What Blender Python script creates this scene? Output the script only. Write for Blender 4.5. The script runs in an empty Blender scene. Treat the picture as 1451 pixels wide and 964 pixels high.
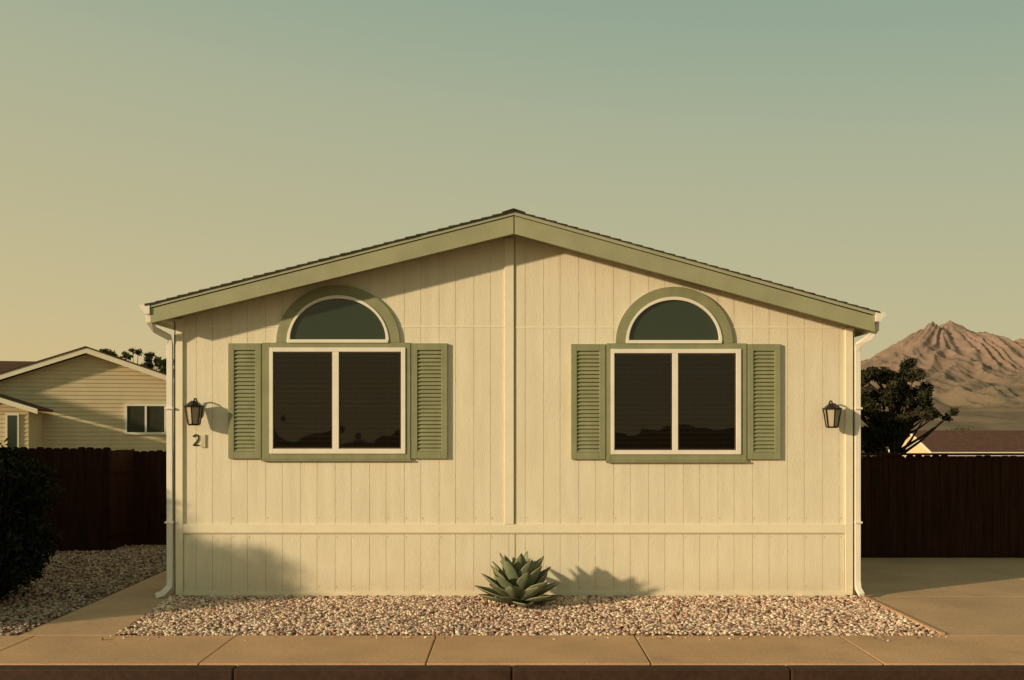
import bpy, bmesh, math, random
import numpy as np
from mathutils import Vector, Matrix, noise
random.seed(7); rng=np.random.default_rng(7)
scene=bpy.context.scene
scene.view_settings.view_transform='Standard'; scene.view_settings.look='None'; scene.view_settings.exposure=0

# ---------------- units of the facade drawing -> metres (115 units = 1 m, ground line 845, centre 725.5)
def X(u,s=115.0): return (u-725.5)/s
def Z(v,s=115.0): return 2.043+(610-v)/s

# ---------------- materials
def newmat(name):
    m=bpy.data.materials.new(name); m.use_nodes=True
    nt=m.node_tree; b=nt.nodes['Principled BSDF']; return m,nt,b
def mat(name,c1,c2=None,rough=0.7,scale=5.0,stretch=(1,1,1),bump=0.0,bscale=60.0,bstretch=(1,1,1),spec=0.3,detail=6,lo=0.35,hi=0.65,metal=0,big=None,grain=0,streak=0,dust=0,crack=0):
    m,nt,b=newmat(name); N=nt.nodes; L=nt.links
    b.inputs['Roughness'].default_value=rough
    b.inputs['Specular IOR Level'].default_value=spec
    b.inputs['Metallic'].default_value=metal
    tc=N.new('ShaderNodeTexCoord')
    if c2 is None: c2=tuple(v*0.85 for v in c1)
    mp=N.new('ShaderNodeMapping'); mp.inputs['Scale'].default_value=stretch
    L.new(tc.outputs['Object'],mp.inputs['Vector'])
    n=N.new('ShaderNodeTexNoise'); n.inputs['Scale'].default_value=scale; n.inputs['Detail'].default_value=detail
    L.new(mp.outputs[0],n.inputs['Vector'])
    r=N.new('ShaderNodeMapRange'); r.inputs['From Min'].default_value=lo; r.inputs['From Max'].default_value=hi
    L.new(n.outputs['Fac'],r.inputs['Value'])
    mx=N.new('ShaderNodeMix'); mx.data_type='RGBA'
    mx.inputs['A'].default_value=(*c1,1); mx.inputs['B'].default_value=(*c2,1)
    L.new(r.outputs[0],mx.inputs['Factor'])
    out=mx.outputs['Result']
    def modulate(out,sc,lov,hiv,det=4,st=None,fmin=0.3,fmax=0.7):
        n3=N.new('ShaderNodeTexNoise'); n3.inputs['Scale'].default_value=sc; n3.inputs['Detail'].default_value=det
        if st:
            mq=N.new('ShaderNodeMapping'); mq.inputs['Scale'].default_value=st; L.new(tc.outputs['Object'],mq.inputs['Vector']); L.new(mq.outputs[0],n3.inputs['Vector'])
        else: L.new(tc.outputs['Object'],n3.inputs['Vector'])
        r3=N.new('ShaderNodeMapRange'); r3.inputs['From Min'].default_value=fmin; r3.inputs['From Max'].default_value=fmax
        r3.inputs['To Min'].default_value=lov; r3.inputs['To Max'].default_value=hiv
        L.new(n3.outputs['Fac'],r3.inputs['Value'])
        mm=N.new('ShaderNodeVectorMath'); mm.operation='SCALE'
        L.new(out,mm.inputs[0]); L.new(r3.outputs[0],mm.inputs['Scale']); return mm.outputs[0]
    if big: out=modulate(out,big[0],big[1],1.0)
    if streak: out=modulate(out,9,1-streak,1.0,5,(1,1,0.06))
    if grain: out=modulate(out,140,1-grain,1+grain,2)
    if crack: out=modulate(out,3.2,1.0,1-crack,10,None,0.58,0.70)
    if dust:
        sep=N.new('ShaderNodeSeparateXYZ'); L.new(tc.outputs['Object'],sep.inputs[0])
        rz=N.new('ShaderNodeMapRange'); rz.inputs['From Min'].default_value=0.0; rz.inputs['From Max'].default_value=0.38
        rz.inputs['To Min'].default_value=dust; rz.inputs['To Max'].default_value=0; L.new(sep.outputs['Z'],rz.inputs['Value'])
        n4=N.new('ShaderNodeTexNoise'); n4.inputs['Scale'].default_value=5; n4.inputs['Detail'].default_value=8; L.new(tc.outputs['Object'],n4.inputs['Vector'])
        mu=N.new('ShaderNodeMath'); mu.operation='MULTIPLY'; L.new(rz.outputs[0],mu.inputs[0]); L.new(n4.outputs['Fac'],mu.inputs[1])
        md=N.new('ShaderNodeMix'); md.data_type='RGBA'; L.new(mu.outputs[0],md.inputs['Factor']); L.new(out,md.inputs['A']); md.inputs['B'].default_value=(0.42,0.29,0.17,1)
        out=md.outputs['Result']
    L.new(out,b.inputs['Base Color'])
    if bump>0:
        mp2=N.new('ShaderNodeMapping'); mp2.inputs['Scale'].default_value=bstretch
        L.new(tc.outputs['Object'],mp2.inputs['Vector'])
        n2=N.new('ShaderNodeTexNoise'); n2.inputs['Scale'].default_value=bscale; n2.inputs['Detail'].default_value=5
        L.new(mp2.outputs[0],n2.inputs['Vector'])
        bp=N.new('ShaderNodeBump'); bp.inputs['Strength'].default_value=bump; bp.inputs['Distance'].default_value=0.01
        L.new(n2.outputs['Fac'],bp.inputs['Height']); L.new(bp.outputs[0],b.inputs['Normal'])
    return m
M_wall=mat('cream_siding',(0.84,0.755,0.58),(0.79,0.70,0.525),rough=0.75,scale=3,stretch=(3,3,0.5),bump=0.4,bscale=28,bstretch=(5,5,0.5),big=(0.7,0.95),grain=0.07,streak=0.07,dust=0.5)
M_trimw=mat('cream_trim',(0.84,0.76,0.58),(0.80,0.715,0.535),rough=0.65,scale=4,bump=0.1,bscale=60,grain=0.04,dust=0.4)
M_white=mat('white_vinyl',(0.84,0.78,0.68),(0.78,0.72,0.61),rough=0.45,scale=6)
M_sage=mat('sage_paint',(0.305,0.305,0.175),(0.265,0.27,0.15),rough=0.65,scale=6,bump=0.15,bscale=40,bstretch=(1,1,4),grain=0.06,streak=0.14)
M_fascia=mat('sage_fascia_paint',(0.38,0.37,0.225),(0.335,0.325,0.195),rough=0.65,scale=3,bump=0.2,bscale=40,grain=0.07,big=(1.2,0.88))
M_shingle=mat('asphalt_shingle',(0.035,0.027,0.022),(0.08,0.06,0.045),rough=0.9,scale=30,bump=0.6,bscale=200)
M_black=mat('black_metal',(0.012,0.010,0.009),(0.02,0.016,0.013),rough=0.4,scale=20,spec=0.4)
M_conc=mat('concrete_sidewalk',(0.70,0.42,0.235),(0.57,0.335,0.185),rough=0.85,scale=45,bump=0.5,bscale=180,big=(1.1,0.78),detail=10,grain=0.18,crack=0.12)
M_drive=mat('concrete_driveway',(0.64,0.40,0.235),(0.53,0.33,0.19),rough=0.85,scale=25,bump=0.4,bscale=150,big=(0.9,0.76),detail=10,grain=0.12,crack=0.12)
M_kerb=mat('dark_kerb',(0.075,0.034,0.019),(0.05,0.023,0.013),rough=0.8,scale=20,bump=0.4,bscale=120,grain=0.2,big=(2,0.75))  # dark brown over the whole kerb
M_road=mat('asphalt',(0.05,0.036,0.028),(0.07,0.05,0.038),rough=0.9,scale=90,bump=0.6,bscale=150)
M_dirt=mat('ground_dirt',(0.20,0.13,0.075),(0.13,0.08,0.045),rough=0.95,scale=12,bump=0.6,bscale=60)
M_gbase=mat('gravel_base',(0.20,0.115,0.075),(0.11,0.06,0.04),rough=0.95,scale=30,bump=0.7,bscale=90)
M_fence=mat('fence_stain',(0.042,0.015,0.0075),(0.022,0.0085,0.0045),rough=0.85,scale=3,stretch=(6,6,0.5),bump=0.4,bscale=30,bstretch=(4,4,0.3),spec=0.10)
M_blind=mat('blind_slats',(0.080,0.042,0.021),(0.06,0.032,0.016),rough=0.6,scale=4)
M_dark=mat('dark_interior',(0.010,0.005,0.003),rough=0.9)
M_leafdark=mat('dark_foliage',(0.009,0.011,0.005),(0.018,0.020,0.008),rough=0.8,scale=4,lo=0.45,hi=0.6,spec=0.08)
M_pine=mat('pine_foliage',(0.018,0.022,0.010),(0.065,0.055,0.026),rough=0.8,scale=2.2,lo=0.42,hi=0.62,spec=0.1)
M_leafmid=mat('foliage',(0.045,0.055,0.02),(0.10,0.10,0.04),rough=0.8,scale=2,spec=0.1)
M_bark=mat('bark',(0.06,0.04,0.025),(0.035,0.022,0.014),rough=0.9,scale=10,stretch=(3,3,1),bump=0.6,bscale=20)
M_nwall=mat('neighbour_siding',(0.66,0.54,0.34),(0.59,0.48,0.30),rough=0.75,scale=2,big=(0.5,0.92))
M_nroof=mat('brown_roof',(0.10,0.048,0.026),(0.07,0.034,0.019),rough=0.9,scale=8,bump=0.6,bscale=30)
M_lglass=mat('lantern_glass',(0.45,0.38,0.26),(0.38,0.31,0.2),rough=0.25,spec=0.5)
M_num=mat('number_metal',(0.02,0.015,0.01),rough=0.5)
M_plate=mat('number_plate',(0.66,0.60,0.42),(0.56,0.50,0.33),rough=0.6,scale=12)
M_sash=mat('sash_dark',(0.10,0.07,0.04))

def glassmat(name,base,gl):
    m=bpy.data.materials.new(name); m.use_nodes=True; nt=m.node_tree; N=nt.nodes; L=nt.links
    N.remove(N['Principled BSDF']); out=N['Material Output']
    t=N.new('ShaderNodeBsdfTransparent'); t.inputs[0].default_value=(*base,1)
    g=N.new('ShaderNodeBsdfGlossy'); g.inputs['Roughness'].default_value=0.02; g.inputs['Color'].default_value=(1,0.97,0.9,1)
    nz=N.new('ShaderNodeTexNoise'); nz.inputs['Scale'].default_value=1.3
    tc=N.new('ShaderNodeTexCoord'); L.new(tc.outputs['Object'],nz.inputs['Vector'])
    bp=N.new('ShaderNodeBump'); bp.inputs['Strength'].default_value=0.3; bp.inputs['Distance'].default_value=0.04
    L.new(nz.outputs['Fac'],bp.inputs['Height']); L.new(bp.outputs[0],g.inputs['Normal'])
    f=N.new('ShaderNodeFresnel'); f.inputs['IOR'].default_value=1.5
    a=N.new('ShaderNodeMath'); a.operation='MULTIPLY_ADD'; a.inputs[1].default_value=1.0; a.inputs[2].default_value=gl
    a.use_clamp=True; L.new(f.outputs[0],a.inputs[0])
    mx=N.new('ShaderNodeMixShader'); L.new(a.outputs[0],mx.inputs[0]); L.new(t.outputs[0],mx.inputs[1]); L.new(g.outputs[0],mx.inputs[2])
    L.new(mx.outputs[0],out.inputs['Surface']); return m
M_glass=glassmat('window_glass',(0.85,0.8,0.7),0.0)
m,nt,b=newmat('arched_glass'); b.inputs['Base Color'].default_value=(0.030,0.044,0.027,1); b.inputs['Roughness'].default_value=0.08; b.inputs['Specular IOR Level'].default_value=0.5  # green-teal sky reflection is put into the pane's base colour
nz=nt.nodes.new('ShaderNodeTexNoise'); nz.inputs['Scale'].default_value=1.5; bp=nt.nodes.new('ShaderNodeBump'); bp.inputs['Strength'].default_value=0.1
nt.links.new(nz.outputs['Fac'],bp.inputs['Height']); nt.links.new(bp.outputs[0],b.inputs['Normal']); M_aglass=m

# ---------------- mesh builder
class MB:
    def __init__(s): s.v=[]; s.f=[]
    def add(s,vs,fs):
        o=len(s.v); s.v+= [tuple(v) for v in vs]; s.f+=[tuple(i+o for i in f) for f in fs]
    def box(s,x0,x1,y0,y1,z0,z1):
        s.add([(x0,y0,z0),(x1,y0,z0),(x1,y1,z0),(x0,y1,z0),(x0,y0,z1),(x1,y0,z1),(x1,y1,z1),(x0,y1,z1)],
              [(0,3,2,1),(4,5,6,7),(0,1,5,4),(1,2,6,5),(2,3,7,6),(3,0,4,7)])
    def prism_y(s,pts,y0,y1):
        n=len(pts)
        s.add([(p[0],y0,p[1]) for p in pts]+[(p[0],y1,p[1]) for p in pts],
              [tuple(range(n)),tuple(range(2*n-1,n-1,-1))]+[(i,i+n,(i+1)%n+n,(i+1)%n) for i in range(n)])
    def prism_x(s,pts,x0,x1):
        n=len(pts)
        s.add([(x0,p[0],p[1]) for p in pts]+[(x1,p[0],p[1]) for p in pts],
              [tuple(range(n)),tuple(range(2*n-1,n-1,-1))]+[(i,i+n,(i+1)%n+n,(i+1)%n) for i in range(n)])
    def ring_y(s,outer,inner,y0,y1):
        n=len(outer)
        vs=[(p[0],y0,p[1]) for p in outer]+[(p[0],y0,p[1]) for p in inner]+[(p[0],y1,p[1]) for p in outer]+[(p[0],y1,p[1]) for p in inner]
        fs=[]
        for i in range(n-1):
            fs+=[(i,i+1,n+i+1,n+i),(2*n+i,3*n+i,3*n+i+1,2*n+i+1),(i,2*n+i,2*n+i+1,i+1),(n+i,n+i+1,3*n+i+1,3*n+i)]
        fs+=[(0,n,3*n,2*n),(n-1,3*n-1,4*n-1,2*n-1)]
        s.add(vs,fs)
    def tube(s,path,r,n=8,rx=None,close=True):
        path=[Vector(p) for p in path]; rings=[]
        for i,p in enumerate(path):
            d=(path[min(i+1,len(path)-1)]-path[max(i-1,0)]).normalized()
            ref=Vector((0,1,0)) if abs(d.y)<0.9 else Vector((1,0,0))
            a=d.cross(ref).normalized(); bb=d.cross(a).normalized()
            rr=r[i] if isinstance(r,(list,tuple)) else r
            rb=rr if rx is None else rx
            ring=[]
            for k in range(n):
                t=2*math.pi*(k+0.5)/n
                ring.append(p+a*math.cos(t)*rr+bb*math.sin(t)*rb)
            rings.append(ring)
        vs=[v for g in rings for v in g]; fs=[]
        for i in range(len(rings)-1):
            for k in range(n):
                fs.append((i*n+k,i*n+(k+1)%n,(i+1)*n+(k+1)%n,(i+1)*n+k))
        if close: fs+= [tuple(range(n)), tuple(range(len(vs)-1,len(vs)-n-1,-1))]
        s.add(vs,fs)
    def obj(s,name,m,parent=None,smooth=False,bevel=0,loc=None):
        me=bpy.data.meshes.new(name); me.from_pydata(s.v,[],s.f)
        bm=bmesh.new(); bm.from_mesh(me); bmesh.ops.recalc_face_normals(bm,faces=bm.faces); bm.to_mesh(me); bm.free()
        me.materials.append(m)
        if smooth: me.shade_smooth()
        o=bpy.data.objects.new(name,me); scene.collection.objects.link(o)
        if parent: o.parent=parent
        if loc: o.location=loc
        if bevel:
            md=o.modifiers.new('bevel','BEVEL'); md.width=bevel; md.segments=2; md.limit_method='ANGLE'
        return o
def empty(name,loc=(0,0,0)):
    e=bpy.data.objects.new(name,None); e.location=loc; scene.collection.objects.link(e); return e

# ---------------- ground
def gz(y):
    t=min(max((y-8)/12,0),1); return -0.03-1.2*(t*t*(3-2*t))
ys=[-4000,-300,-60,-13.0,-12.9,-3.5,-3.3,-1,2,5,8]+[8+i for i in range(1,13)]+[24,40,100,400,1500,6000]
xs=[-6000,-1000,-200,-60,-30,-15,-8,-4,0,4,8,15,30,60,200,1000,6000]
g=MB(); vs=[];fs=[]
for y in ys:
    for x in xs:
        z=gz(y)
        if -12.95<y<-3.4: z=-0.16
        vs.append((x,y,z))
nx=len(xs)
for j in range(len(ys)-1):
    for i in range(nx-1): fs.append((j*nx+i,j*nx+i+1,(j+1)*nx+i+1,(j+1)*nx+i))
g.add(vs,fs); g.obj('ground',M_dirt)
g=MB(); g.add([(-200,-12.8,-0.12),(200,-12.8,-0.12),(200,-3.62,-0.12),(-200,-3.62,-0.12)],[(0,1,2,3)]); g.obj('road',M_road)
g=MB(); js=[-2.75,-0.755,1.22,3.26]
allj=[-2.75-2.0*k for k in range(12,0,-1)]+js+[3.26+2.0*k for k in range(1,12)]
for a,bq in zip(allj[:-1],allj[1:]): g.box(a+0.006,bq-0.006,-3.46,-2.285,-0.15,random.uniform(-0.003,0.001))
g.obj('sidewalk',M_conc,bevel=0.008)
g=MB(); g.box(-30,30,-3.44,-2.30,-0.155,-0.02); g.obj('sidewalk_base',M_gbase)
g=MB()
for k in range(-12,13): g.box(k*2.4+0.003,k*2.4+2.397,-3.62,-3.464,-0.15,-0.012)
g.obj('kerb',M_kerb,bevel=0.015)
def slab(mb,pts,z0,z1):
    n=len(pts); mb.add([(p[0],p[1],z0) for p in pts]+[(p[0],p[1],z1) for p in pts],
     [tuple(range(n-1,-1,-1)),tuple(range(n,2*n))]+[(i,(i+1)%n,(i+1)%n+n,i+n) for i in range(n)])
g=MB()
slab(g,[(-4.92,-2.28),(-3.96,-2.28),(-4.21,-0.02),(-4.98,-0.02)],-0.03,-0.001)
slab(g,[(-4.98,-0.005),(-4.235,-0.005),(-4.26,5.2),(-5.15,5.2)],-0.03,-0.001)
g.obj('garden_path',M_drive,bevel=0.006)
g=MB()
for (y0,y1) in [(-2.278,-0.012),(0.0,3.62)]:
    for (x0,x1) in [(4.335,7.0),(7.006,9.8)]:
        g.box(x0 if y0<-1 else (4.29 if x0<5 else x0),x1,y0,y1,-0.03,-0.001)
g.obj('driveway',M_drive,bevel=0.006)
g=MB(); g.box(4.275,4.325,-2.278,-0.02,-0.03,0.022)
g.obj('gravel_edging',M_conc,bevel=0.005)

# ---------------- gravel
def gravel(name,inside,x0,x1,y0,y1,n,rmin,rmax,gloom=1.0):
    bm=bmesh.new(); bmesh.ops.create_icosphere(bm,subdivisions=1,radius=1)
    bv=np.array([v.co[:] for v in bm.verts]); bf=np.array([[v.index for v in f.verts] for f in bm.faces]); bm.free()
    px=rng.uniform(x0,x1,n*2); py=rng.uniform(y0,y1,n*2)
    k=inside(px,py); px=px[k][:n]; py=py[k][:n]; n=len(px)
    th=rng.uniform(0,6.28,n); r=rng.uniform(rmin,rmax,n)*np.where(rng.random(n)<0.10,1.35,1)
    sx=r*rng.uniform(0.8,1.3,n); sy=r*rng.uniform(0.8,1.2,n); sz=r*rng.uniform(0.5,0.85,n)
    jit=rng.uniform(0.8,1.2,(n,len(bv),1))
    V=bv[None]*jit*np.stack([sx,sy,sz],1)[:,None,:]
    tl=rng.uniform(-0.4,0.4,n)[:,None]
    V=np.stack([V[...,0],V[...,1]*np.cos(tl)-V[...,2]*np.sin(tl),V[...,1]*np.sin(tl)+V[...,2]*np.cos(tl)],-1)
    c=np.cos(th)[:,None]; s=np.sin(th)[:,None]
    bumpz=0.012*np.sin(px*2.1+1)*np.sin(py*3.3)
    W=np.stack([V[...,0]*c-V[...,1]*s+px[:,None],V[...,0]*s+V[...,1]*c+py[:,None],V[...,2]+(rng.uniform(-0.010,0.010,n)+bumpz*0.7)[:,None]],-1)
    F=(bf[None]+(np.arange(n)*len(bv))[:,None,None]).reshape(-1,3)
    me=bpy.data.meshes.new(name); W=W.reshape(-1,3)
    me.vertices.add(len(W)); me.vertices.foreach_set('co',W.ravel())
    me.loops.add(F.size); me.loops.foreach_set('vertex_index',F.ravel().astype(np.int32))
    me.polygons.add(len(F)); me.polygons.foreach_set('loop_start',(np.arange(len(F))*3).astype(np.int32))
    me.update(calc_edges=True)
    pal=np.array([[0.74,0.56,0.40],[0.60,0.38,0.28],[0.42,0.25,0.19],[0.82,0.69,0.53],[0.26,0.145,0.11],[0.64,0.45,0.35],[0.13,0.08,0.06]])
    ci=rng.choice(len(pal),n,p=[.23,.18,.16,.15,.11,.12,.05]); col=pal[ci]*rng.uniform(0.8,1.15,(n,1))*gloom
    C=np.concatenate([np.repeat(col,len(bv),0),np.ones((n*len(bv),1))],1)
    at=me.color_attributes.new('Col','FLOAT_COLOR','POINT'); at.data.foreach_set('color',C.ravel())
    me.shade_smooth()
    m,nt,b=newmat(name+'_stones'); a=nt.nodes.new('ShaderNodeAttribute'); a.attribute_name='Col'
    nt.links.new(a.outputs['Color'],b.inputs['Base Color']); b.inputs['Roughness'].default_value=0.85; b.inputs['Specular IOR Level'].default_value=0.2
    me.materials.append(m)
    o=bpy.data.objects.new(name,me); scene.collection.objects.link(o); return o
def in_bed(x,y):
    return (x> -4.21+(-0.02-y)*(0.25/2.26)+0.02)&(x<4.265)
g=MB(); slab(g,[(-3.965,-2.28),(4.27,-2.28),(4.27,-0.01),(-4.215,-0.01)],-0.028,-0.008); g.obj('gravel_bed_soil',M_gbase)
gravel('gravel',in_bed,-4.3,4.27,-2.27,-0.03,29000,0.012,0.023)
g=MB(); slab(g,[(-12,-2.28),(-4.925,-2.28),(-4.985,-0.01),(-5.155,5.2),(-12,5.2)],-0.028,-0.008); g.obj('side_yard_soil',M_gbase)
gravel('gravel',lambda x,y:(x< -4.95-(y+2.2)*0.03),-9.2,-4.9,-2.27,5.2,22000,0.015,0.026,0.6)  # gloom multiplies the side yard's shade into the stone colours
gravel('stray_gravel',lambda x,y:(np.abs(y+2.4)<0.16*rng.random(len(y))**2+0.01)&(x<4.3)&(x>-4.0),-4.3,4.3,-2.6,-2.28,160,0.008,0.014)

# ---------------- house
H=empty('house')
wl,wr=X(250),X(1207)
AX=0.02
def fb(x):
    return 4.397-(AX-x)*0.2465 if x<AX else 4.397-(x-AX)*0.272
def soff(x): return fb(x)+0.045
def rt(x): return 4.684-(AX-x)*0.2556 if x<AX else 4.684-(x-AX)*0.278
g=MB(); zb=Z(842)
edges=[wl]; xx=X(278)
k=0
while xx<wr-0.05:
    edges.append(xx); xx+=0.2145+(0.012 if k%2 else -0.012)+random.uniform(-.004,.004); k+=1
edges.append(wr)
for a,bq in zip(edges[:-1],edges[1:]):
    pts=[a+0.0022 if a!=wl else a, bq-0.0022 if bq!=wr else bq]
    p=[(pts[0],zb),(pts[1],zb),(pts[1],soff(pts[1]))]
    if pts[0]<AX<pts[1]: p.append((AX,soff(AX)))
    p.append((pts[0],soff(pts[0])))
    g.prism_y(p,0.0,0.007)
g.prism_y([(wl,zb),(wr,zb),(wr,soff(wr)),(AX,soff(AX)),(wl,soff(wl))],0.0065,0.12)
g.obj('front_wall',M_wall,H)
g=MB()
g.box(wl,wl+0.12,0.12,12,0.03,3.4); g.box(wr-0.12,wr,0.12,12,0.03,3.3); g.prism_y([(wl,0.03),(wr,0.03),(wr,soff(wr)),(AX,soff(AX)),(wl,soff(wl))],12,12.1)
g.obj('side_walls',M_wall,H)
g=MB()
zt1,zt0=Z(743),Z(755)
g.box(wl+0.085,wr-0.085,-0.022,-0.0005,zt0,zt1)
g.box(wl-0.02,wl+0.085,-0.026,-0.0005,Z(843),soff(wl)-0.005)
g.box(wr-0.085,wr+0.02,-0.026,-0.0005,Z(843),soff(wr)-0.005)
g.box(wl-0.022,wl-0.0005,-0.026,0.10,Z(843),soff(wl)-0.03)
g.box(wr+0.0005,wr+0.022,-0.026,0.10,Z(843),soff(wr)-0.04)
g.box(X(715),X(728),-0.020,-0.0005,zt1+0.002,soff(X(715))-0.004)
g.box(wl+0.087,wr-0.087,-0.018,-0.0005,Z(845),Z(838))
g.obj('trim_boards',M_trimw,H,bevel=0.003)
g=MB()
g.box(wl+0.087,X(715)-0.002,-0.004,-0.0005,Z(464),Z(462)); g.box(X(731),wr-0.087,-0.004,-0.0005,Z(465),Z(463))
g.box(wl+0.087,wr-0.087,-0.010,-0.0005,zt0-0.010,zt0-0.001)
g.obj('panel_joint_flashing',M_trimw,H)
M_seam=mat('seam_caulk',(0.48,0.39,0.25))
g=MB(); g.box(X(728.8),X(730.2),-0.0035,-0.0005,zt1,soff(X(730))-0.01); g.box(X(728.8),X(730.2),-0.0035,-0.0005,Z(838),zt0-0.012)
g.box(wl+0.088,wl+0.093,-0.0035,-0.0005,Z(838),zt0-0.013); g.box(wr-0.093,wr-0.088,-0.0035,-0.0005,Z(838),zt0-0.013)
g.box(wl+0.094,wr-0.094,-0.0035,-0.0005,zt0-0.019,zt0-0.012)
g.obj('panel_seam',M_seam,H)
g=MB()
for e_ in edges[1:-1]:
    for zz in (Z(832),Z(762),Z(735)):
        if random.random()<0.75: g.box(e_+0.02,e_+0.027,-0.0015,-0.0002,zz+random.uniform(-.01,.01),zz+0.017)
g.obj('nail_heads',M_seam,H)
g=MB(); g.box(wl+0.03,wr-0.03,0.03,12,-0.02,0.035); g.obj('foundation_skirt',M_trimw,H)
yo=-0.35; yb=12.3
xl,xr=-4.325,4.34
g=MB()
for (xa) in (xl,xr):
    g.prism_y([(xa,fb(xa)),(AX,fb(AX)),(AX,rt(AX)-0.075),(xa,rt(xa)-0.075)] if xa<0 else [(AX+0.001,fb(AX)),(xa,fb(xa)),(xa,rt(xa)-0.075),(AX+0.001,rt(AX)-0.075)],yo,yo+0.03)
g.obj('rake_fascia',M_fascia,H)
g=MB()
for s in (0,1):
    if s==0: p=[(xl-0.02,rt(xl)-0.068),(AX-0.001,rt(AX)-0.068),(AX-0.001,rt(AX)-0.03),(xl-0.02,rt(xl)-0.03)]
    else: p=[(AX+0.001,rt(AX)-0.068),(xr+0.02,rt(xr)-0.068),(xr+0.02,rt(xr)-0.03),(AX+0.001,rt(AX)-0.03)]
    g.prism_y(p,yo-0.014,yo+0.03)
g.obj('rake_drip_strip',mat('sage_light',(0.38,0.38,0.25),(0.34,0.34,0.22),scale=4),H)
g=MB()
g.box(AX-0.006,AX+0.006,yo-0.004,yo+0.001,fb(AX)+0.004,rt(AX)-0.08); g.obj('fascia_joint',mat('joint_sealant',(0.14,0.14,0.085)),H)
g=MB()
g.prism_y([(xl,soff(xl)),(AX,soff(AX)),(xr,soff(xr)),(xr,soff(xr)+0.02),(AX,soff(AX)+0.02),(xl,soff(xl)+0.02)],yo+0.032,yb)
g.obj('soffit',M_fascia,H)
g=MB()
g.prism_y([(xl-0.02,rt(xl)-0.05),(AX,rt(AX)-0.05),(xr+0.02,rt(xr)-0.05),(xr+0.02,rt(xr)-0.028),(AX,rt(AX)-0.028),(xl-0.02,rt(xl)-0.028)],yo+0.032,yb)
g.box(xl-0.002,xl+0.02,yo+0.032,yb,fb(xl),rt(xl)-0.06); g.box(xr-0.02,xr+0.002,yo+0.032,yb,fb(xr),rt(xr)-0.06)
g.obj('roof_deck',M_fascia,H)
g=MB()
for side in (-1,1):
    xe=(xl-0.06) if side<0 else (xr+0.05)
    n=34; dx=(AX-xe)/n
    for i in range(n):
        x0=xe+dx*i; x1=xe+dx*(i+1.25)
        if i==n-1: x1=AX
        j=random.uniform(-0.002,0.002)
        g.prism_y([(x0,rt(x0)-0.027),(x0,rt(x0)-0.004+j),(x1,rt(x1)-0.017),(x1,rt(x1)-0.027)],yo-0.03+random.uniform(-.004,.003),yb)
g.prism_y([(AX-0.14,rt(AX-0.14)+0.002),(AX,rt(AX)+0.010),(AX+0.14,rt(AX+0.14)+0.002),(AX+0.14,rt(AX+0.14)-0.01),(AX,rt(AX)-0.004),(AX-0.14,rt(AX-0.14)-0.01)],yo-0.036,yb)
g.obj('shingle_roof',M_shingle,H)
def gutter(mb,xw,side,zt):
    p=[(xw,zt),(xw,zt-0.11),(xw+side*0.06,zt-0.11),(xw+side*0.085,zt-0.06),(xw+side*0.115,zt-0.045),(xw+side*0.115,zt+0.0),(xw+side*0.107,zt+0.0),(xw+side*0.107,zt-0.038),(xw+side*0.078,zt-0.053),(xw+side*0.055,zt-0.103),(xw+side*0.006,zt-0.103),(xw+side*0.006,zt)]
    mb.prism_y(p,yo+0.0,yb)
    q=[(xw,zt),(xw,zt-0.11),(xw+side*0.06,zt-0.11),(xw+side*0.085,zt-0.06),(xw+side*0.115,zt-0.045),(xw+side*0.115,zt)]
    mb.prism_y(q,yo-0.022,yo-0.001)
g=MB(); gutter(g,xl-0.004,-1,rt(xl)-0.03); gutter(g,xr+0.004,1,rt(xr)-0.03); g.obj('gutters',M_white,H)
g=MB()
zl=rt(xl)-0.14; zr=rt(xr)-0.14
yd=-0.02
g.tube([(xl-0.05,yo+0.1,zl),(xl-0.05,yo+0.1,zl-0.08),(xl-0.01,yo+0.17,zl-0.17),(wl-0.075,yd-0.02,zl-0.25),(wl-0.072,yd,zl-0.34),(wl-0.072,yd,0.20),(wl-0.075,yd-0.02,0.12),(wl-0.13,yd-0.10,0.05),(wl-0.2,yd-0.14,0.03)],0.05,4,rx=0.035)
g.tube([(xr+0.05,yo+0.1,zr),(xr+0.05,yo+0.1,zr-0.08),(xr+0.0,yo+0.17,zr-0.17),(wr+0.062,yd-0.02,zr-0.25),(wr+0.062,yd,zr-0.34),(wr+0.062,yd,0.20),(wr+0.062,yd-0.03,0.10),(wr+0.066,yd-0.14,0.04)],0.048,4,rx=0.035)
for zc in (0.9,2.3):
    g.box(wl-0.125,wl-0.022,yd-0.045,yd+0.045,zc,zc+0.025); g.box(wr+0.022,wr+0.112,yd-0.045,yd+0.045,zc,zc+0.025)
g.obj('downspouts',M_white,H,bevel=0.004)

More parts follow.
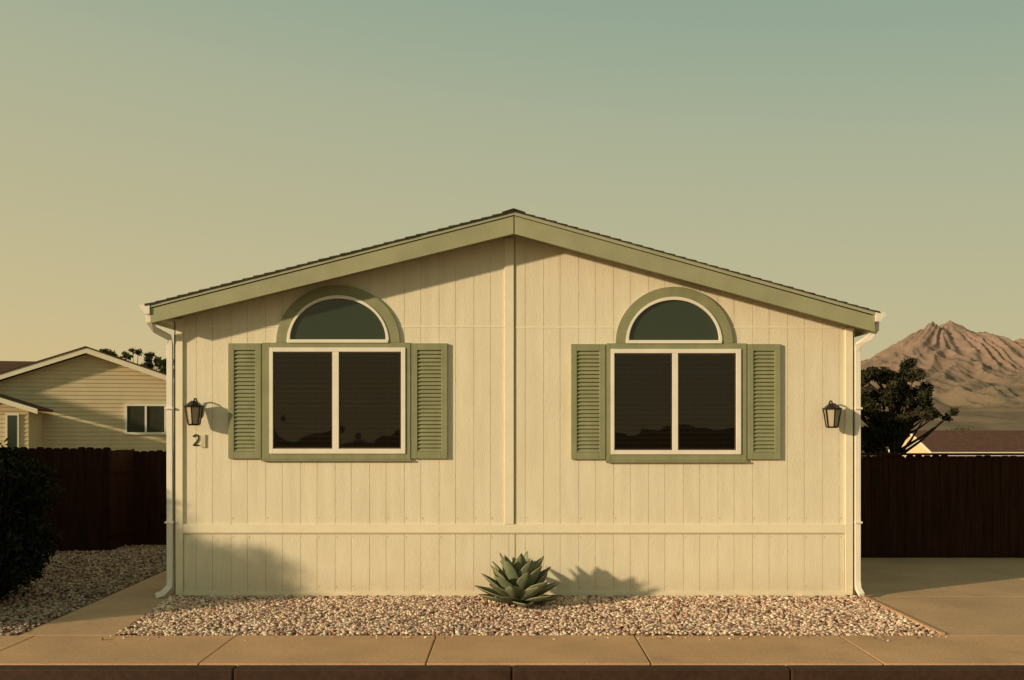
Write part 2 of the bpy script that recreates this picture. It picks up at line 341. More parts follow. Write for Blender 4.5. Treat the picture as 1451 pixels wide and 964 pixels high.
# windows
def arc(cx,zb,a,h,n=40): return [(cx-a*math.cos(math.pi*i/n),zb+h*math.sin(math.pi*i/n)) for i in range(n+1)]
def window(sx0,sx1,sz0,sz1,f,p1,p2,pz,ar,name):
    E=empty(name); E.parent=H
    g=MB(); x0,x1,zt,zb=X(sx0),X(sx1),Z(sz0),Z(sz1); fx0,fx1,fzt,fzb=X(f[0]),X(f[1]),Z(f[2]),Z(f[3])
    g.box(x0,fx0-0.001,-0.036,-0.0005,zb,zt); g.box(fx1+0.001,x1,-0.036,-0.0005,zb,zt)
    g.box(fx0,fx1,-0.0355,-0.0005,fzt+0.001,zt-0.0); g.box(fx0,fx1,-0.0355,-0.0005,zb,fzb-0.001)
    g.box(x0-0.01,x1+0.01,-0.048,-0.0005,zb-0.022,zb-0.001)
    cx=(X(ar[0])+X(ar[1]))/2; a=(X(ar[1])-X(ar[0]))/2; ht=Z(ar[2])-zt
    ca=(X(ar[3])+X(ar[4]))/2; ai=(X(ar[4])-X(ar[3]))/2; hi=Z(ar[5])-zt
    g.ring_y(arc(cx,zt+0.001,a,ht),arc(ca,zt+0.001,ai,hi),-0.034,-0.0005)
    g.obj('sage_surround',M_sage,E,bevel=0.003)
    g=MB(); w0,w1,w2,w3=X(p1[0]),X(p1[1]),X(p2[0]),X(p2[1]); z1,z0=Z(pz[0]),Z(pz[1])
    g.box(fx0,w0,-0.05,-0.0005,fzb,fzt); g.box(w3,fx1,-0.05,-0.0005,fzb,fzt)
    g.box(w0,w3,-0.0495,-0.0005,z1,fzt); g.box(w0,w3,-0.0495,-0.0005,fzb,z0)
    g.box(w1,w2,-0.046,-0.0005,z0,z1)
    t=0.042
    g.ring_y(arc(ca,zt+0.0,ai-0.001,hi-0.001),arc(ca,zt+t*.9,ai-t,hi-2*t+0.005),-0.045,-0.0005)
    g.box(ca-ai+0.012,ca+ai-0.012,-0.052,-0.0005,zt-0.003,zt+t*0.9)
    g.obj('white_frame',M_white,E,bevel=0.003)
    g=MB()
    for (a0,a1) in ((w0,w1),(w2,w3)):
        q=0.014
        g.box(a0,a0+q,-0.034,-0.001,z0,z1); g.box(a1-q,a1,-0.034,-0.001,z0,z1); g.box(a0+q,a1-q,-0.034,-0.001,z0,z0+q); g.box(a0+q,a1-q,-0.034,-0.001,z1-q,z1)
    g.obj('sash',M_sash,E)
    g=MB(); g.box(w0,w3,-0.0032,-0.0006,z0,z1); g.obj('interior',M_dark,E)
    g=MB()
    for k,(a0,a1) in enumerate(((w0,w1),(w2,w3))):
        z=z0+0.03; sag=random.uniform(-.004,.004)
        while z<z1-0.03:
            dz=0.012
            g.add([(a0+0.02,-0.0225,z-dz),(a1-0.02,-0.0225,z-dz+sag+random.uniform(-.002,.002)),(a1-0.02,-0.006,z+dz+sag),(a0+0.02,-0.006,z+dz)],[(0,1,2,3)])
            z+=0.062
        for q in (0.22,0.78):
            xq=a0+(a1-a0)*q; g.box(xq-0.002,xq+0.002,-0.0245,-0.0235,z0+0.01,z1-0.01)
    g.obj('blinds',M_blind,E)
    g=MB(); g.add([(w0+0.01,-0.0272,z0+0.01),(w1-0.01,-0.0272,z0+0.01),(w1-0.01,-0.0272,z1-0.01),(w0+0.01,-0.0272,z1-0.01)],[(0,1,2,3)])
    g.add([(w2+0.01,-0.0262,z0+0.01),(w3-0.01,-0.0262,z0+0.01),(w3-0.01,-0.0262,z1-0.01),(w2+0.01,-0.0262,z1-0.01)],[(0,1,2,3)])
    g.obj('glass',M_glass,E)
    g=MB(); g.prism_y(arc(ca,zt+t*.85,ai-t+0.004,hi-2*t+0.01),-0.012,-0.001); g.obj('arched_pane',M_aglass,E)
def shutter(x0,x1,v0,v1):
    E=empty('shutter'); E.parent=H
    a,bq,zt,zb=X(x0),X(x1),Z(v0),Z(v1); w=0.072
    g=MB(); g.box(a,a+w,-0.04,-0.0005,zb,zt); g.box(bq-w,bq,-0.04,-0.0005,zb,zt)
    g.box(a+w,bq-w,-0.0395,-0.0005,zt-0.085,zt); g.box(a+w,bq-w,-0.0395,-0.0005,zb,zb+0.085)
    g.obj('frame',M_sage,E,bevel=0.004)
    g=MB()
    n=26; pitch=(zt-zb-0.17)/n
    for i in range(n):
        z=zb+0.085+pitch*i
        g.prism_x([(-0.034,z+0.002),(-0.036,z+0.008),(-0.010,z+pitch+0.002),(-0.008,z+pitch-0.006)],a+w,bq-w)
    g.box(a+w,bq-w,-0.005,-0.0006,zb+0.08,zt-0.08)
    g.obj('louvres',M_sage,E)
window(372,582,486,651,(383,575,493,643),(388,472),(481,569),(499,636),(392,567,405,407,552,419),'window')
window(859,1057,487,653,(865,1049,495,644),(870,952),(960,1042),(501,638),(872,1038,407,886,1023,421),'window.001')
shutter(324.5,371,487,650); shutter(583.5,634,487,650); shutter(809,857.5,488,651); shutter(1058.5,1105,488,651)

# lanterns
def lantern(u,v,parent_name):
    E=empty(parent_name,(X(u),0,Z(v)))
    y=-0.16
    def frus(g,z0,r0,z1,r1,n=6):
        a=[(r0*math.cos(2*math.pi*(k+.5)/n),y+r0*math.sin(2*math.pi*(k+.5)/n),z0) for k in range(n)]
        c=[(r1*math.cos(2*math.pi*(k+.5)/n),y+r1*math.sin(2*math.pi*(k+.5)/n),z1) for k in range(n)]
        g.add(a+c,[tuple(range(n-1,-1,-1)),tuple(range(n,2*n))]+[(k,(k+1)%n,(k+1)%n+n,k+n) for k in range(n)])
    g=MB()
    frus(g,0.075,0.118,0.09,0.122); frus(g,0.09,0.108,0.135,0.055); frus(g,0.135,0.05,0.150,0.040); frus(g,0.150,0.012,0.165,0.008)
    frus(g,-0.150,0.066,-0.130,0.075)
    for k in range(6):
        t=2*math.pi*(k+.5)/6
        g.tube([(0.070*math.cos(t),y+0.070*math.sin(t),-0.137),(0.106*math.cos(t),y+0.106*math.sin(t),0.077)],0.0085,4)
    g.tube([(0,y,0.15),(0,y+0.02,0.175),(0,y+0.07,0.18),(0,y+0.11,0.15),(0,y+0.125,0.09),(0,-0.012,0.05)],0.011,8)
    g.prism_y([(0.045*math.cos(t),0.03+0.085*math.sin(t)) for t in [i*math.pi/8 for i in range(16)]],-0.018,-0.001)
    g.obj('lantern_body',M_black,E)
    g=MB(); frus(g,-0.134,0.062,0.076,0.095); g.obj('lantern_panes',M_lglass,E)
lantern(281,586,'wall_lantern'); lantern(1173,589.5,'wall_lantern.001')

E=empty('house_number',(X(273),-0.006,Z(632)))
pts=[]
for i in range(15):
    t=math.radians(165-i*(205/14)); pts.append((0.043+0.033*math.cos(t),0.100+0.036*math.sin(t)))
pts+=[(0.055,0.052),(0.033,0.030),(0.013,0.009)]
g=MB(); w=0.0075
L_=[];R_=[]
for i,p in enumerate(pts):
    a=Vector(pts[max(i-1,0)]); c=Vector(pts[min(i+1,len(pts)-1)]); dd=(c-a).normalized(); nn=Vector((-dd.y,dd.x))*w
    L_.append((p[0]+nn.x,p[1]+nn.y)); R_.append((p[0]-nn.x,p[1]-nn.y))
g.ring_y(L_,R_,-0.008,0.0055); g.box(0.006,0.080,-0.0075,0.0055,0.0,0.015)
g.obj('digit',M_num,E)
g=MB(); g.box(0.105,0.160,-0.012,0.0055,-0.02,0.14); g.obj('number_backing',M_plate,E)

# ---------------- agave
m,nt,b=newmat('agave_leaf'); N=nt.nodes; L=nt.links
b.inputs['Roughness'].default_value=0.5; b.inputs['Specular IOR Level'].default_value=0.3
a=N.new('ShaderNodeAttribute'); a.attribute_name='Col'
tc=N.new('ShaderNodeTexCoord'); nn=N.new('ShaderNodeTexNoise'); nn.inputs['Scale'].default_value=14; nn.inputs['Detail'].default_value=5; L.new(tc.outputs['Object'],nn.inputs['Vector'])
mr=N.new('ShaderNodeMapRange'); mr.inputs['To Min'].default_value=0.7; mr.inputs['To Max'].default_value=1.3; L.new(nn.outputs['Fac'],mr.inputs['Value'])
vm=N.new('ShaderNodeVectorMath'); vm.operation='SCALE'; L.new(a.outputs['Color'],vm.inputs[0]); L.new(mr.outputs[0],vm.inputs['Scale'])
L.new(vm.outputs[0],b.inputs['Base Color']); M_agave=m
def agave(loc,R=0.485,n=46):
    r_=random.Random(23)
    vs=[];fs=[];cols=[]
    for i in range(n):
        q=i/(n-1)
        az=i*2.39996+r_.uniform(-.15,.15)
        el=math.radians(10+70*q**0.9+r_.uniform(-5,5))
        Lg=R*(0.95+0.42*q)*(1.0 if q<0.75 else 1.0-0.30*(q-0.75)/0.25)*r_.uniform(0.9,1.08)
        W=0.118*(1-0.22*q)*r_.uniform(.88,1.1)
        NS=14; o0=len(vs)
        p=Vector((math.cos(az)*0.05*(1-q),math.sin(az)*0.05*(1-q),0.08+0.08*q))
        d=Vector((math.cos(az),math.sin(az),0)); side=Vector((-math.sin(az),math.cos(az),0))
        tw=r_.uniform(-.2,.2); tone=r_.uniform(.75,1.25); bend=r_.uniform(-.12,.12)
        for k in range(NS+1):
            t=k/NS
            e=el-0.25*math.sin(t*2.6)*(1-q)+0.45*t*t*(1-q)
            dd=d*math.cos(bend*t)+side*math.sin(bend*t)
            dr=dd*math.cos(e)+Vector((0,0,math.sin(e)))
            if k: p=p+dr*(Lg/NS)
            nrm=(-d*math.sin(e)+Vector((0,0,math.cos(e))))
            w=W*(0.50+0.50*math.sin(min(t/0.58,1)*math.pi/2))*max(0.0,1-(max(0,(t-0.52)/0.48))**2.2)
            w=max(w,0.0012)
            if t>0.95: w=min(w,0.004)
            sd=side*math.cos(tw)+nrm*math.sin(tw)
            for c in (-1,-.9,-.45,0,.45,.9,1):
                cup=(abs(c)**1.6)*w*0.5
                vs.append(p+sd*c*w*(1+0.04*math.sin(k*2.3+i))+nrm*cup)
                base_c=np.array([0.17,0.195,0.115])*tone*(0.7+0.45*t)
                if abs(c)==1: base_c=np.array([0.31,0.26,0.14])  # yellowish sunlit leaf edge, put into the colour
                if t>0.95: base_c=np.array([0.05,0.025,0.012])
                cols.append((*base_c,1))
        for k in range(NS):
            for c in range(6):
                A=o0+k*7+c; fs.append((A,A+1,A+8,A+7))
    me=bpy.data.meshes.new('agave_plant'); me.from_pydata([tuple(v) for v in vs],[],fs)
    at=me.color_attributes.new('Col','FLOAT_COLOR','POINT'); at.data.foreach_set('color',np.array(cols).ravel())
    me.materials.append(M_agave); me.shade_smooth()
    o=bpy.data.objects.new('agave_plant',me); o.location=loc; scene.collection.objects.link(o)
    s=o.modifiers.new('s','SOLIDIFY'); s.thickness=0.009; s.offset=-1
    return o
agave((X(735,121),-0.62,-0.09))

# ---------------- fences
def fence(name,x0,y0,x1,y1,h,base=0,bw=0.14,seed=1):
    r=random.Random(seed); g=MB(); d=Vector((x1-x0,y1-y0,0)); Ln=d.length; d.normalize(); nrm=Vector((d.y,-d.x,0))
    n=int(Ln/bw+0.5); bw=Ln/n
    for i in range(n):
        a=Vector((x0,y0,0))+d*(i*bw+0.003); bb=Vector((x0,y0,0))+d*((i+1)*bw-0.003)
        off=nrm*r.uniform(-0.004,0.004); hh=h+r.uniform(-0.012,0.012); c=0.025
        prof=[(0,base),(1,base),(1,base+hh-c),(0.8,base+hh),(0.2,base+hh),(0,base+hh-c)]
        f=[a.lerp(bb,t)+Vector((0,0,z))+off for t,z in prof]; bk=[p-nrm*0.018 for p in f]
        g.add(f+bk,[(0,1,2,3,4,5),(11,10,9,8,7,6)]+[(k,k+6,(k+1)%6+6,(k+1)%6) for k in range(6)])
    for zr in (0.3,h-0.35):
        q0=Vector((x0,y0,0))-nrm*0.03; q1=Vector((x1,y1,0))-nrm*0.03
        g.tube([q0+Vector((0,0,zr+base)),q1+Vector((0,0,zr+base))],0.04,4)
    q0=Vector((x0,y0,0))-nrm*0.024; q1=Vector((x1,y1,0))-nrm*0.024; e3=Vector((0,0,base)); e4=Vector((0,0,base+h-0.05))
    g.add([q0+e3,q1+e3,q1+e4,q0+e4],[(0,1,2,3)])
    i=0
    while i*2.4<Ln:
        q=Vector((x0,y0,0))+d*i*2.4-nrm*0.09; g.box(q.x-.045,q.x+.045,q.y-.045,q.y+.045,base,base+h-0.1); i+=1
    g.obj(name,M_fence)
fence('wooden_fence',-12.0,4.5,-6.80,4.5,1.77,-0.02,seed=3)
fence('wooden_fence',-6.84,5.55,-4.2,5.55,1.70,-0.02,seed=4)
fence('wooden_fence',-6.83,5.60,-6.83,4.46,1.72,-0.02,seed=6)
fence('wooden_fence',4.25,3.68,14.0,3.68,1.665,-0.03,seed=5)
g=MB(); g.box(4.2,14,3.63,3.74,1.642,1.675); g.obj('fence_cap_rail',M_fence)

# ---------------- foliage
def foliage(name,clumps,n,size,m,parent=None,loc=(0,0,0),shell=0.5):
    C=np.array(clumps,float); vol=C[:,3]*C[:,4]*C[:,5]; p=vol**0.8; p/=p.sum()
    idx=rng.choice(len(C),n,p=p)
    d=rng.normal(size=(n,3)); d/=np.linalg.norm(d,axis=1)[:,None]
    rr=rng.uniform(0,1,n)**(shell)
    rr*=rng.uniform(0.8,1.12,n)
    P=C[idx,:3]+d*rr[:,None]*C[idx,3:6]
    u=rng.normal(size=(n,3)); u/=np.linalg.norm(u,axis=1)[:,None]
    w=np.cross(u,rng.normal(size=(n,3))); w/=np.linalg.norm(w,axis=1)[:,None]
    s=size*rng.uniform(0.6,1.3,n)[:,None]
    V=np.stack([P-u*s,P+w*s*0.4,P+u*s,P-w*s*0.4],1).reshape(-1,3)
    me=bpy.data.meshes.new(name); me.vertices.add(len(V)); me.vertices.foreach_set('co',V.ravel())
    me.loops.add(n*4); me.loops.foreach_set('vertex_index',np.arange(n*4,dtype=np.int32))
    me.polygons.add(n); me.polygons.foreach_set('loop_start',(np.arange(n)*4).astype(np.int32))
    me.update(calc_edges=True); me.materials.append(m)
    o=bpy.data.objects.new(name,me); scene.collection.objects.link(o); o.location=loc
    if parent: o.parent=parent
    return o
def bush(name,loc,rad,h,nc,n,size,m):
    E=empty(name,loc); cl=[]
    for i in range(nc):
        a=random.uniform(0,6.28); r=rad*math.sqrt(random.random())*0.75; z=random.uniform(0.12,0.82)*h
        k=math.sqrt(max(0.1,1-((z/h-0.4)/0.75)**2)); s=random.uniform(0.25,0.42)*rad
        cl.append((math.cos(a)*r*k,math.sin(a)*r*k,z,s,s,s*0.9))
    cl.append((0,0,h*0.42,rad*0.72,rad*0.72,h*0.42))
    foliage('leaves',cl,n,size,m,E)
    g=MB()
    for i in range(7):
        a=random.uniform(0,6.28); g.tube([(0.05*math.cos(a),0.05*math.sin(a),-0.03),(rad*.3*math.cos(a),rad*.3*math.sin(a),h*.4),(rad*.55*math.cos(a),rad*.55*math.sin(a),h*.8)],[0.03,0.02,0.006],6)
    g.obj('stems',M_bark,E); return E
bush('bush',(-6.2,-0.5,0),0.95,1.95,26,26000,0.045,M_leafdark)
bush('bush',(-6.95,-1.9,0),0.85,1.75,22,16000,0.045,M_leafdark)
bush('bush',(-7.2,0.6,0),1.15,1.85,20,16000,0.05,M_leafdark)
E=empty('unseen_shade_hedge',(-10.2,0,0)); cl=[]  # added out of view to shade the left fence and side yard
for i in range(110): cl.append((random.uniform(-.5,.5),random.uniform(-3.0,4.6),random.uniform(0.3,3.1),0.6,0.6,0.6))
foliage('leaves',cl,60000,0.12,M_leafdark,E)

def tree(name,loc,trunk_h,clumps,n,size,m,tr=0.12,shell=0.6):
    E=empty(name,loc); g=MB()
    g.tube([(0,0,0),(0.05,0,trunk_h*.3),(-0.04,0.05,trunk_h*.65),(0.03,0,trunk_h)],[tr,tr*.8,tr*.55,tr*.25],8)
    for c in clumps:
        zb=max(0.3*trunk_h,c[2]-0.5*trunk_h*random.uniform(.3,.7)); zb=min(zb,trunk_h*.95)
        mid=Vector((c[0]*.5,c[1]*.5,(zb+c[2])/2-0.05))
        g.tube([(0,0,zb),mid,(c[0],c[1],c[2])],[tr*.35,tr*.22,tr*.06],5)
    g.obj('trunk_and_limbs',M_bark,E,smooth=True)
    foliage('crown',clumps,n,size,m,E,shell=shell); return E
cl=[]
shape=[(0.15,3.42,.28),(0.3,3.15,.35),(-0.1,3.2,.3),(-0.65,3.25,.3),(-0.9,3.0,.32),(0.55,2.85,.32),(0.75,2.62,.26),(0.88,2.42,.2),(-0.4,2.85,.4),(0.1,2.75,.42),(-0.8,2.5,.42),(0.35,2.42,.36),(-0.3,2.2,.45),(-0.7,1.9,.4),(-0.35,1.7,.35),(-1.2,2.8,.35),(-1.4,2.3,.4),(-0.15,1.9,.3),(0.1,2.15,.3)]
for (x_,z_,s_) in shape:
    for k in range(4):
        cl.append((x_+random.uniform(-.18,.18),random.uniform(-.6,.6),z_+.15+random.uniform(-.13,.12),s_*random.uniform(.38,.68),s_*.8,s_*random.uniform(.3,.58)))
tree('pine_tree',(8.66,10,-0.12),3.3,cl,32000,0.05,M_pine)
cl=[]
for i in range(46):
    x_=random.uniform(-1.5,1.5); top=(6.95 if x_<-0.3 else 6.95-0.45*(x_+0.3))-max(0,(-0.9-x_))*0.8
    cl.append((x_,random.uniform(-.8,.8),top-random.uniform(0.05,1.5)*random.random()**.7,0.20,0.25,0.15))
tree('tree',(-16.2,30,-1.23),6.1,cl,4200,0.085,M_leafmid,tr=0.10,shell=0.8)
bush('bush',(-8.95,8.2,-0.1),0.5,1.98,10,3500,0.05,M_leafmid)
cl=[]
for i in range(170):
    cl.append((random.uniform(22,75),random.uniform(-3,3),random.uniform(-.6,1.6),random.uniform(.6,1.3),1,random.uniform(.4,1.0)))
foliage('distant_trees',cl,26000,0.15,M_leafmid,loc=(0,74,0))

# ---------------- neighbour house, left
def lap_gable(mb,xa,xb,ax,z0,zapex,sl,y,pitch=0.125):
    z=z0
    while z<zapex-0.02:
        zt=min(z+pitch,zapex)
        def ext(zz):
            l=max(xa,ax-(zapex-zz)/sl); r=min(xb,ax+(zapex-zz)/sl); return l,r
        l0,r0=ext(z); l1,r1=ext(zt)
        mb.add([(l0,y-0.022,z),(r0,y-0.022,z),(r1,y-0.002,zt),(l1,y-0.002,zt)],[(0,1,2,3)])
        mb.add([(l0,y-0.022,z),(r0,y-0.022,z),(r0,y,z),(l0,y,z)],[(3,2,1,0)])
        z+=pitch
Nn=empty('neighbour_house'); S=46.0
def NX(u): return (u-725.5)/S
def NZ(v): return 2.043+(610-v)/S
ny=18.0; ax=NX(125); za=NZ(497); sl=0.35; xa,xb=ax-3.6,ax+3.9; zb=-1.25
g=MB(); lap_gable(g,xa,xb,ax,zb,za-0.1,sl,ny)
g.box(xa,xa+0.1,ny,ny+6,zb,za-sl*3.6-0.1); g.box(xb-0.1,xb,ny,ny+6,zb,za-sl*3.9-.1); g.obj('lap_siding',M_nwall,Nn)
g=MB()
def nslab(g,xe,y0,y1,t0,t1):
    g.prism_y([(xe,za-sl*abs(xe-ax)+t0),(ax,za+t0),(ax,za+t1),(xe,za-sl*abs(xe-ax)+t1)],y0,y1)
nslab(g,xa-0.25,ny-0.38,ny+6,0.062,0.11); nslab(g,xb+0.35,ny-0.38,ny+6,0.062,0.11)
g.prism_x([(ny+1.0,za-1.3),(ny+3.6,za-0.12),(ny+7,za-1.3),(ny+7,za-1.4),(ny+3.6,za-0.22),(ny+1.0,za-1.4)],ax-14,ax-0.9)
g.obj('brown_roof',M_nroof,Nn)
g=MB(); nslab(g,xa-0.25,ny-0.36,ny-0.33,-0.10,0.06); nslab(g,xb+0.35,ny-0.36,ny-0.33,-0.10,0.06)
nslab(g,xa-0.25,ny-0.33,ny+0,0.0,0.06); nslab(g,xb+0.35,ny-0.33,ny+0,0.0,0.06)
g.obj('white_rake_trim',M_trimw,Nn)
g=MB(); g.box(ax-14,xa-0.1,ny+1.6,ny+5,zb,za-1.25); g.obj('wing_wall',M_nwall,Nn)
g=MB(); x0,x1,z1,z0=NX(174),NX(231),NZ(572),NZ(616)
g.box(x0,x1,ny-0.07,ny-0.02,z1-0.07,z1); g.box(x0,x1,ny-0.07,ny-0.02,z0,z0+0.07); g.box(x0,x0+0.07,ny-0.069,ny-0.02,z0+.07,z1-.07); g.box(x1-.07,x1,ny-0.069,ny-0.02,z0+.07,z1-.07); g.box((x0+x1)/2-.03,(x0+x1)/2+.03,ny-0.065,ny-0.02,z0+.07,z1-.07)
g.obj('window_frame',M_white,Nn)
g=MB(); g.box(x0+.05,x1-.05,ny-0.04,ny-0.021,z0+.05,z1-.05); g.obj('window_pane',mat('dim_glass',(0.055,0.055,0.035),rough=0.1,spec=0.5),Nn)
py_=ny-1.6
zp=NZ(586)+0.03
g=MB()
lap_gable(g,-22,-14.35,-22,zb,zp+0.02,0.0001,py_)
g.box(-14.45,-14.35,py_,ny-0.03,zb,zp); g.obj('porch_wing_siding',M_nwall,Nn)
g=MB(); g.prism_y([(-22,zp+2.6),(-14.05,zp),(-14.05,zp+0.07),(-22,zp+2.67)],py_-0.25,ny-0.03); g.obj('porch_roof',M_nroof,Nn)
g=MB(); g.prism_y([(-22,zp+2.52),(-14.05,zp-0.08),(-14.05,zp+0.06),(-22,zp+2.66)],py_-0.29,py_-0.255)
g.box(-14.95,-14.6,py_-0.06,py_-0.023,1.2,zp-0.05);g.obj('porch_trim',M_trimw,Nn)
g=MB(); g.box(-14.9,-14.65,py_-0.066,py_-0.061,1.2,zp-0.12); g.obj('porch_window_pane',M_aglass,Nn)
piv=Vector((ax,ny,0)); Rm=Matrix.Rotation(math.radians(12.5),4,'Z')
Nn.matrix_world=Matrix.Translation(piv)@Rm@Matrix.Translation(-piv)

# ---------------- small house at right behind the fence
R=empty('garage_building'); gx=15.1; y0,y1=23.0,26.4; ye=1.33; zr=1.99; yc=(y0+y1)/2; zb=-1.3
g=MB(); g.prism_x([(y0,zb),(y1,zb),(y1,ye),(yc,zr-0.06),(y0,ye)],gx,gx+13); g.obj('walls',mat('garage_wall',(0.78,0.64,0.38),(0.70,0.57,0.33),scale=2),R)
g=MB()
g.prism_x([(y0-.25,ye-.10),(yc,zr),(yc,zr+.05),(y0-.25,ye-.05)],gx-.12,gx+13.3); g.prism_x([(y1+.25,ye-.10),(yc,zr),(yc,zr+.05),(y1+.25,ye-.05)],gx-.12,gx+13.3)
g.obj('roof',mat('garage_roof',(0.13,0.055,0.030),(0.09,0.038,0.022),scale=6,bump=.5,bscale=20),R)
g=MB(); g.prism_x([(y0-.25,ye-.16),(yc,zr-.06),(yc,zr+.04),(y0-.25,ye-.06)],gx-.16,gx-.125); g.prism_x([(y1+.25,ye-.16),(yc,zr-.06),(yc,zr+.04),(y1+.25,ye-.06)],gx-.16,gx-.125)
g.box(gx-.12,gx+13.3,y0-.29,y0-.255,ye-.2,ye-.06)
g.obj('trim',M_trimw,R)

# ---------------- mountain
cxm,cym=592,1300
xsM=np.concatenate([np.linspace(60,440,60,endpoint=False),np.linspace(440,740,280,endpoint=False),np.linspace(740,1300,80)])
ysM=np.concatenate([np.linspace(560,900,50,endpoint=False),np.linspace(900,1320,220,endpoint=False),np.linspace(1320,1900,50)])
vs=[];fs=[]
def ridge(v):
    return 1-abs(noise.noise(v))*2
for j,y in enumerate(ysM):
    for i,x in enumerate(xsM):
        wx=noise.noise(Vector((x*.012,y*.012,1)))*26; wy=noise.noise(Vector((x*.012,y*.012,7)))*26
        dx,dy=x+wx*min(1,abs(x-cxm)/60)-cxm,y+wy-cym; r=math.hypot(dx,dy*0.85); an=math.atan2(dy,dx)
        h=157*math.exp(-r/245.0)-6
        r2=math.hypot(x+wx*.3-559,y-1285); h=max(h,154*math.exp(-r2/215.0)-8)
        r3=math.hypot(x-745,y-1330); h=max(h,116*math.exp(-r3/330.0)-4)
        r5=math.hypot(x+wx*.5-655,y+wy*.5-1240); h=max(h,124*math.exp(-r5/260.0)-6)
        r4=math.hypot(x-430,y-1330); h=max(h,92*math.exp(-r4/300.0)-4)
        k=min(r/60,1.0)*min(1,h/40+.1)
        h+=(ridge(Vector((x*.011+wy*.02,y*.004,2)))-0.65)*9*k
        h+=(ridge(Vector((math.cos(an)*9,math.sin(an)*9,r*0.006+5)))-0.65)*5*k
        h+=(ridge(Vector((x*.045+wy*.03,y*.014,9)))-0.65)*4.0*k
        h+=noise.fractal(Vector((x*.03,y*.03,3)),0.8,2.0,6)*2.6*max(k,.3)
        h+=noise.fractal(Vector((x*.12,y*.12,3)),0.8,2.0,4)*0.9
        ed=min(1,(x-60)/80,(1300-x)/80,(y-560)/80,(1900-y)/80); ed=max(0,ed)
        vs.append((x,y,-8+(h+8)*ed))
nx_=len(xsM); ny_=len(ysM)
for j in range(ny_-1):
    for i in range(nx_-1):
        fs.append((j*nx_+i,j*nx_+i+1,(j+1)*nx_+i+1,(j+1)*nx_+i))
g=MB(); g.add(vs,fs)
m,nt,b=newmat('hazed_mountain_rock'); N=nt.nodes; L=nt.links; b.inputs['Roughness'].default_value=1; b.inputs['Specular IOR Level'].default_value=0
tc=N.new('ShaderNodeTexCoord'); n1=N.new('ShaderNodeTexNoise'); n1.inputs['Scale'].default_value=0.05; n1.inputs['Detail'].default_value=12; n1.inputs['Roughness'].default_value=0.75
L.new(tc.outputs['Object'],n1.inputs['Vector'])
sep=N.new('ShaderNodeSeparateXYZ'); L.new(tc.outputs['Object'],sep.inputs[0])
hm=N.new('ShaderNodeMapRange'); hm.inputs['From Min'].default_value=20; hm.inputs['From Max'].default_value=140; L.new(sep.outputs['Z'],hm.inputs['Value'])
ad=N.new('ShaderNodeMath'); ad.operation='MULTIPLY_ADD'; ad.inputs[1].default_value=1.7; L.new(n1.outputs['Fac'],ad.inputs[0])
sb=N.new('ShaderNodeMath'); sb.operation='SUBTRACT'; sb.inputs[1].default_value=0.85; L.new(hm.outputs[0],sb.inputs[0]); L.new(sb.outputs[0],ad.inputs[2])
rp=N.new('ShaderNodeValToRGB'); L.new(ad.outputs[0],rp.inputs[0])
rp.color_ramp.elements[0].position=0.15; rp.color_ramp.elements[0].color=(0.20,0.15,0.105,1)  # aerial haze is put into these greyed, lightened rock colours
rp.color_ramp.elements[1].position=0.95; rp.color_ramp.elements[1].color=(0.31,0.21,0.165,1)
e=rp.color_ramp.elements.new(0.5); e.color=(0.255,0.178,0.135,1)
L.new(rp.outputs[0],b.inputs['Base Color'])
g.obj('mountain',m,smooth=True)

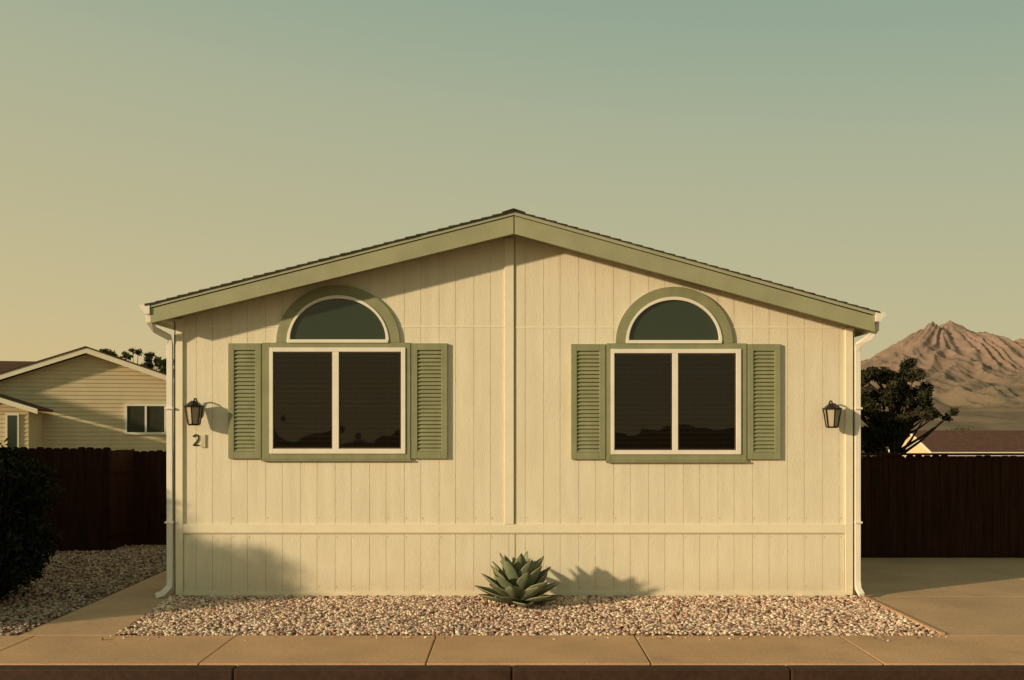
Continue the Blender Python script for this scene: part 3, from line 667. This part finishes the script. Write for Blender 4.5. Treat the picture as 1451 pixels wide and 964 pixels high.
# ---------------- light
d=Vector((0.635,0.35,-0.182)).normalized()
sun=bpy.data.lights.new('sun','SUN'); sun.energy=4.2; sun.angle=math.radians(2.0); sun.color=(1.0,0.79,0.51)
so=bpy.data.objects.new('sun',sun); so.rotation_euler=d.to_track_quat('-Z','Y').to_euler(); so.location=(-10,-10,10); scene.collection.objects.link(so)
w=bpy.data.worlds.new('World'); scene.world=w; w.use_nodes=True; nt=w.node_tree; N=nt.nodes; L=nt.links
bg=N['Background']; bg.inputs['Strength'].default_value=0.1
sky=N.new('ShaderNodeTexSky'); sky.sky_type='NISHITA'; sky.sun_disc=False; sky.sun_elevation=math.asin(-d.z); sky.sun_rotation=math.atan2(-d.x,-d.y)%(2*math.pi)
sky.dust_density=4; sky.air_density=1.2; sky.ozone_density=1
tc=N.new('ShaderNodeTexCoord'); nrm=N.new('ShaderNodeVectorMath'); nrm.operation='NORMALIZE'; L.new(tc.outputs['Generated'],nrm.inputs[0])
sep=N.new('ShaderNodeSeparateXYZ'); L.new(nrm.outputs[0],sep.inputs[0])
ma=N.new('ShaderNodeMath'); ma.operation='MULTIPLY_ADD'; ma.inputs[1].default_value=0.11; L.new(sep.outputs['X'],ma.inputs[0]); L.new(sep.outputs['Z'],ma.inputs[2])
rp=N.new('ShaderNodeValToRGB'); L.new(ma.outputs[0],rp.inputs[0]); cr=rp.color_ramp
cr.elements[0].position=0.0; cr.elements[0].color=(0.70,0.54,0.27,1)
cr.elements[1].position=1.0; cr.elements[1].color=(0.22,0.28,0.21,1)
for pos,c in ((0.08,(0.61,0.52,0.29)),(0.18,(0.52,0.49,0.30)),(0.29,(0.44,0.465,0.315)),(0.40,(0.32,0.41,0.31)),(0.52,(0.27,0.37,0.285))):
    e=cr.elements.new(pos); e.color=(*c,1)
sc=N.new('ShaderNodeVectorMath'); sc.operation='SCALE'; sc.inputs['Scale'].default_value=10; L.new(rp.outputs[0],sc.inputs[0])
tn=N.new('ShaderNodeVectorMath'); tn.operation='MULTIPLY'; tn.inputs[1].default_value=(1.0,0.85,0.5); L.new(sky.outputs[0],tn.inputs[0])
mx=N.new('ShaderNodeMix'); mx.data_type='RGBA'; mx.inputs['Factor'].default_value=0.90
L.new(tn.outputs[0],mx.inputs['A']); L.new(sc.outputs[0],mx.inputs['B']); L.new(mx.outputs['Result'],bg.inputs['Color'])

# ---------------- camera
cam=bpy.data.cameras.new('camera'); cam.sensor_width=36; cam.lens=36*1380/1451; cam.shift_y=128/1451; cam.clip_end=20000; cam.clip_start=0.05
co=bpy.data.objects.new('camera',cam); co.location=(0,-12,2.043); co.rotation_euler=(math.pi/2,0,0); scene.collection.objects.link(co); scene.camera=co
